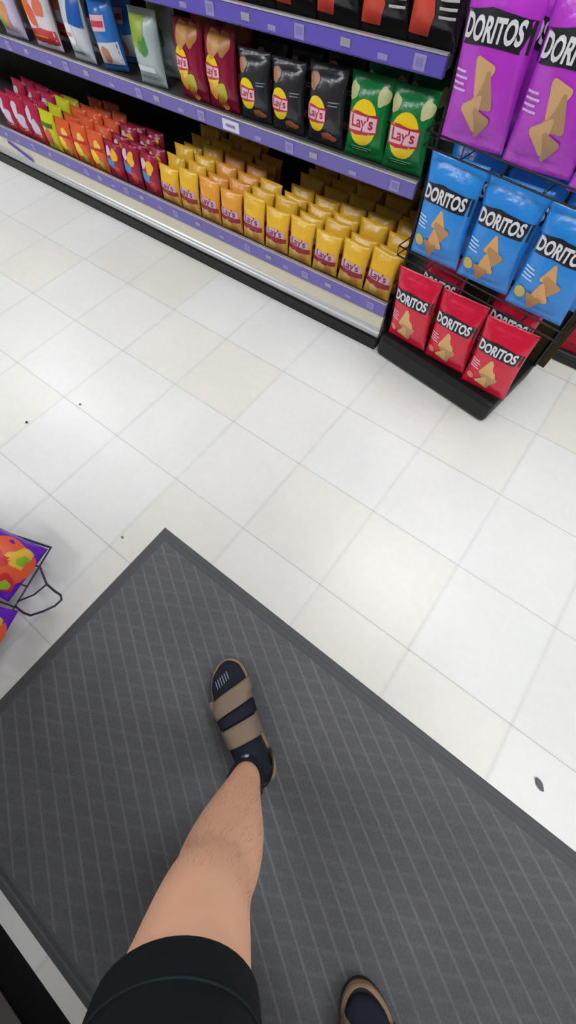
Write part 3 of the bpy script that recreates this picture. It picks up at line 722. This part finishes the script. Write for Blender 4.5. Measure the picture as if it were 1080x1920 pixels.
# shorts: hem ring a little thicker, legs and seat
SHORT = mat('black_shorts', (15, 21, 24), .85, .2, bump=(.25, 70)); a = MB()
TA = (V(1.785, -.316, .79)-V(1.7125, -.251, .635)).normalized(); H0 = V(1.7015, -.2412, .607)
hem = []
for d_, ra, rb in [(.004, .0640, .0700), (.0, .0745, .0800), (.0005, .0775, .0845), (.005, .0785, .0860), (.018, .0800, .0880), (.030, .0812, .0895), (.032, .0800, .0885), (.036, .0800, .0885), (.06, .0835, .0925), (.10, .0905, .0985)]:
    hem.append(ring(H0+TA*d_, TA, D, ra, rb, 48))
for c_, ra, rb, rf in [(V(1.785, -.316, .79), .104, .108, .108), (V(1.815, -.341, .855), .108, .112, .112), (V(1.845, -.365, .92), .11, .115, .118)]: hem.append(ring(c_, TA, D, ra, rb, 48, 2., rf))
a.loft(hem, SHORT)
limb(a, [(V(2.062, -.318, .60), .078, .082), (V(2.0617, -.3175, .602), .094, .1, .1), (V(2.03, -.298, .79), .104, .108), (V(2.005, -.278, .92), .11, .115, .118)], D, SHORT, 5, 36)
limb(a, [(HC+V(0, 0, .80), .12, .09), (HC+V(0, 0, .87), .185, .122, .135), (HC+V(0, 0, .95), .182, .122, .13), (HC+V(0, 0, 1.0), .172, .118, .122)], D, SHORT, 4, 32, 2.3)
so = pput('shorts', a.mesh('shorts'))
# hem seam; the highlight on its fold is put into lighter piping
a = MB(); a.tube(ring(H0+TA*.031, TA, D, .0808, .0892, 60), .0011, mat('seam_highlight', (34, 43, 47), .9, .1), 6, True); a.build('hem_seam_highlight', so)
# socks
SOCK = mat('navy_sock', (40, 43, 53), .95, .1, bump=(.4, 140)); GREY = mat('sock_grey', (150, 160, 172), .9, .1)
def sock(H, F, ank, top, z0, left):
    a = MB(); foot(a, H, F, z0, SOCK, .0035); Ls = left_of(F)
    limb(a, [(H+F*.052+V(0, 0, z0+.02), .034, .04, .040), (ank-V(0, 0, .02), .040, .047, .047), (ank, .0405, .0470, .0470), (top, .0425, .0490, .0490), (top+V(0, 0, .004), .039, .046, .046)], D, SOCK, 4, 24)
    me = remeshed(a, .004, 'sock', SOCK, 2); return pput('sock', me)
sl = sock(HL, FL, V(1.659, -.183, .105), V(1.660, -.186, .133), ZS, True)
sr = sock(HR, FR, ankR, ankR+V(-.006, .005, .04), ZS+.004, False)
def foot_top(t, l, H, F, z0, grow=.0035):
    """height of the sock upper at t along, l to the left"""
    T_ = [(.006, .016, .034), (.02, .028, .053), (.055, .033, .07), (.10, .034, .072), (.14, .038, .062), (.18, .043, .048), (.215, .046, .038), (.245, .043, .031), (.268, .036, .027), (.283, .022, .021), (.289, .008, .015)]
    for (t0, w0, h0), (t1, w1, h1) in zip(T_, T_[1:]):
        if t0 <= t <= t1:
            k = (t-t0)/(t1-t0); w = w0+(w1-w0)*k+grow; h = h0+(h1-h0)*k+grow
            c = min(1, abs(l)/w); return z0+h*(.5+.5*max(0, 1-c**2.5)**.4), w
    return z0, .01
# grey rib marks on the sock toe, small mark at the ankle
a = MB()
for k in range(6):
    l = .022-.0068*k; t0, t1 = .236+.0022*k, .256+.0022*k
    pts = [HL+FL*(t0+(t1-t0)*q/5)+left_of(FL)*l+V(0, 0, foot_top(t0+(t1-t0)*q/5, l-.006, HL, FL, ZS)[0]+.0006) for q in range(6)]
    a.tube(pts, .0013, GREY, 5)
a.build('toe_stripes', sl)
a = MB(); c = V(1.659, -.183, .108)
for k, ang in enumerate((.12, .32)):
    dr = (D*math.cos(ang)+LFT*math.sin(ang)*.88)
    q = c+dr*.0505; sdv = V(-dr.y, dr.x, 0)
    hgt = .010-.004*k; w = .0042
    a.add([q-sdv*w+V(0, 0, -hgt), q+sdv*w+V(0, 0, -hgt), q+sdv*w+V(0, 0, hgt), q-sdv*w+V(0, 0, hgt), q-sdv*w+V(0, 0, -hgt)-dr*.004, q+sdv*w+V(0, 0, -hgt)-dr*.004, q+sdv*w+V(0, 0, hgt)-dr*.004, q-sdv*w+V(0, 0, hgt)-dr*.004], [[0, 1, 2, 3], [0, 1, 5, 4], [2, 3, 7, 6], [1, 2, 6, 5], [3, 0, 4, 7]], flat((196, 200, 206)) if k == 0 else flat((76, 80, 92)))
a.build('ankle_mark', sl)
# sandals
SOLE = mat('tan_midsole', (164, 138, 106), .75, .2); OUTS = mat('dark_outsole', (48, 42, 38), .8); FOOTB = mat('footbed', (34, 36, 42), .8, bump=(.3, 120)); STRAP = mat('taupe_nubuck', (136, 120, 104), .9, .15, bump=(.3, 110), mottle=(.08, 40)); GLINT = mat('pale_highlight', (196, 160, 146), .5)
def sandal(H, F, z, side):
    par = empty('sandal'); par.parent = person; par.location = -PB
    Ls = left_of(F)
    def outline(g, zz):
        pts = []
        T_ = [(-.004, .018, 0), (.004, .030, 0), (.025, .039, 0), (.06, .041, .001), (.10, .040, .003), (.14, .043, .003), (.18, .049, .001), (.215, .052, -.002), (.245, .050, -.006), (.268, .043, -.010), (.285, .031, -.013), (.297, .014, -.014)]
        for s in (1, -1):
            for t, w, o in (T_ if s == 1 else T_[::-1]): pts.append(H+F*(t+g*(.5 if t > .15 else -.5))+Ls*(o*side+s*(w+g))+V(0, 0, zz))
        for _ in range(2): pts = [p for i in range(len(pts)) for p in (pts[i]*.75+pts[(i+1) % len(pts)]*.25, pts[i]*.25+pts[(i+1) % len(pts)]*.75)]
        return pts
    a = MB(); a.loft([outline(-.002, z), outline(0, z+.004), outline(.0, z+.012)], OUTS, True, False); a.build('outsole', par)
    a = MB(); a.loft([outline(-.0005, z+.0121), outline(.0012, z+.017), outline(.0012, z+.026), outline(-.002, z+.031)], SOLE, True, False); a.build('midsole', par)
    a = MB(); a.loft([outline(-.0045, z+.0305), outline(-.0055, z+.0325)], FOOTB, True, False); a.build('footbed', par)
    def strap(name, tR0, tR1, tL0, tL1, m, lift=.004, edge=.0):
        """band over the foot from right edge to left edge (t positions at both sides)"""
        a = MB(); n = 20; mm = 7; vs = []; fs = []
        for i in range(n+1):
            q = i/n; ang = -PI/2*1.08+PI*1.08*q
            for j in range(mm+1):
                e = j/mm; t = (tR0+(tL0-tR0)*q)*(1-e)+(tR1+(tL1-tR1)*q)*e
                zt, w = foot_top(t, 0, H, F, z+ZS); w += lift+.002
                xs = math.sin(ang); hh = zt-(z+.022)+lift
                x = w*math.copysign(abs(xs)**.85, xs); zz = z+.022+hh*max(0, math.cos(ang))**.62
                off = -.004*side if t > .2 else .003*side
                puff = .0012*math.sin(PI*e)
                vs.append(H+F*t+Ls*(x+off)+V(0, 0, zz+puff))
        for i in range(n):
            for j in range(mm): p = i*(mm+1)+j; fs.append([p, p+1, p+mm+2, p+mm+1])
        a.add(vs, fs, m, True); me = a.mesh(name); o = put(name, me, par)
        sd = o.modifiers.new('s', 'SOLIDIFY'); sd.thickness = .0032; sd.offset = 0
        return o
    if side == 1:
        strap('front_strap', .186, .236, .166, .206, STRAP); strap('instep_strap', .098, .146, .104, .142, STRAP, .0045)
        strap('mid_strap', .150, .182, .146, .162, SOCK, .0025)
    else:
        strap('front_strap', .200, .242, .222, .266, STRAP); strap('instep_strap', .104, .142, .098, .146, STRAP, .0045); strap('mid_strap', .146, .162, .150, .182, FOOTB, .0025)
    # pale piece standing in for the highlight on the front strap's outer edge
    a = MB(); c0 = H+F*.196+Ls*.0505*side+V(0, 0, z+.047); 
    a.loft([[c0+F*(.021*cx)+V(0, 0, .010*cz)+Ls*(-.006*cz*side)+Ls*side*o for cx, cz in ((-1, -.6), (-.6, -1), (.6, -1), (1, -.6), (1, .6), (.6, 1), (-.6, 1), (-1, .6))] for o in (0, .003)], GLINT, True, False)
    tb = a.build('strap_highlight', par); tb['label'] = 'pale pinkish highlight piece on the strap edge'
    # heel strap
    a = MB(); pts = []
    for k in range(17):
        q = -PI/2+PI*k/16; pts.append(H+F*(.062-.064*math.cos(q))+Ls*(.042*math.sin(q))+V(0, 0, z+.035+.02*math.cos(q)))
    vs = []; fs = []
    for p in pts: vs += [p-V(0, 0, .007), p+V(0, 0, .007)]
    for k in range(16): fs.append([2*k, 2*k+1, 2*k+3, 2*k+2])
    a.add(vs, fs, OUTS, True); o = a.build('heel_strap', par); sd = o.modifiers.new('s', 'SOLIDIFY'); sd.thickness = .003; sd.offset = 0
    return par
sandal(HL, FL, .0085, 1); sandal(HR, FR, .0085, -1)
# fine leg hair on the shin, carried over the knee to imitate shade
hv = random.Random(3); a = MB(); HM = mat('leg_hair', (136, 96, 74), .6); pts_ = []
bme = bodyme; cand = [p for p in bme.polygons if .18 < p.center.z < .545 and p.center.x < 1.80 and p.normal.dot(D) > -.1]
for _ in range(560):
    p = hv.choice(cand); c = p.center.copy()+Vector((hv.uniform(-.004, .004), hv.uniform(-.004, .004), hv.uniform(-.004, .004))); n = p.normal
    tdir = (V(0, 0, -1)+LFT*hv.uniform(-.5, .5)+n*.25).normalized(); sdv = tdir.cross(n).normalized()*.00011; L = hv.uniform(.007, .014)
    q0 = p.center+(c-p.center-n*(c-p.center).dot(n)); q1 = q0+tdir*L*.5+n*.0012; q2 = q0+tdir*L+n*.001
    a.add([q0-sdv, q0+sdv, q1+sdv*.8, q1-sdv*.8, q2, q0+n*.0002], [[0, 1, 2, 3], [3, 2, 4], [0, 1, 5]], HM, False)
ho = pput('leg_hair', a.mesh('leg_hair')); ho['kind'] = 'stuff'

# ------------------------------------------------------------------ world, camera, view
w = bpy.data.worlds.new('World'); S.world = w; w.use_nodes = True
w.node_tree.nodes['Background'].inputs[0].default_value = (.8, .85, .9, 1); w.node_tree.nodes['Background'].inputs[1].default_value = .15
cam = bpy.data.cameras.new('Camera'); co = bpy.data.objects.new('Camera', cam); COL.objects.link(co)
cam.sensor_fit = 'VERTICAL'; cam.sensor_height = 36; cam.lens = 690.65/1920*36; cam.clip_start = .01
R = [[0.79469, 0.606732, -0.018549], [0.547909, -0.730127, -0.408302], [-0.261273, 0.314311, -0.912658]]
co.matrix_world = Matrix(((R[0][0], -R[1][0], -R[2][0], 1.61878), (R[0][1], -R[1][1], -R[2][1], 0.05532), (R[0][2], -R[1][2], -R[2][2], 1.11115), (0, 0, 0, 1)))
S.camera = co
S.view_settings.view_transform = 'Standard'; S.view_settings.look = 'None'; S.view_settings.gamma = 1; S.view_settings.exposure = 0; S.view_settings.use_curve_mapping = False
S.cycles.use_denoising = True
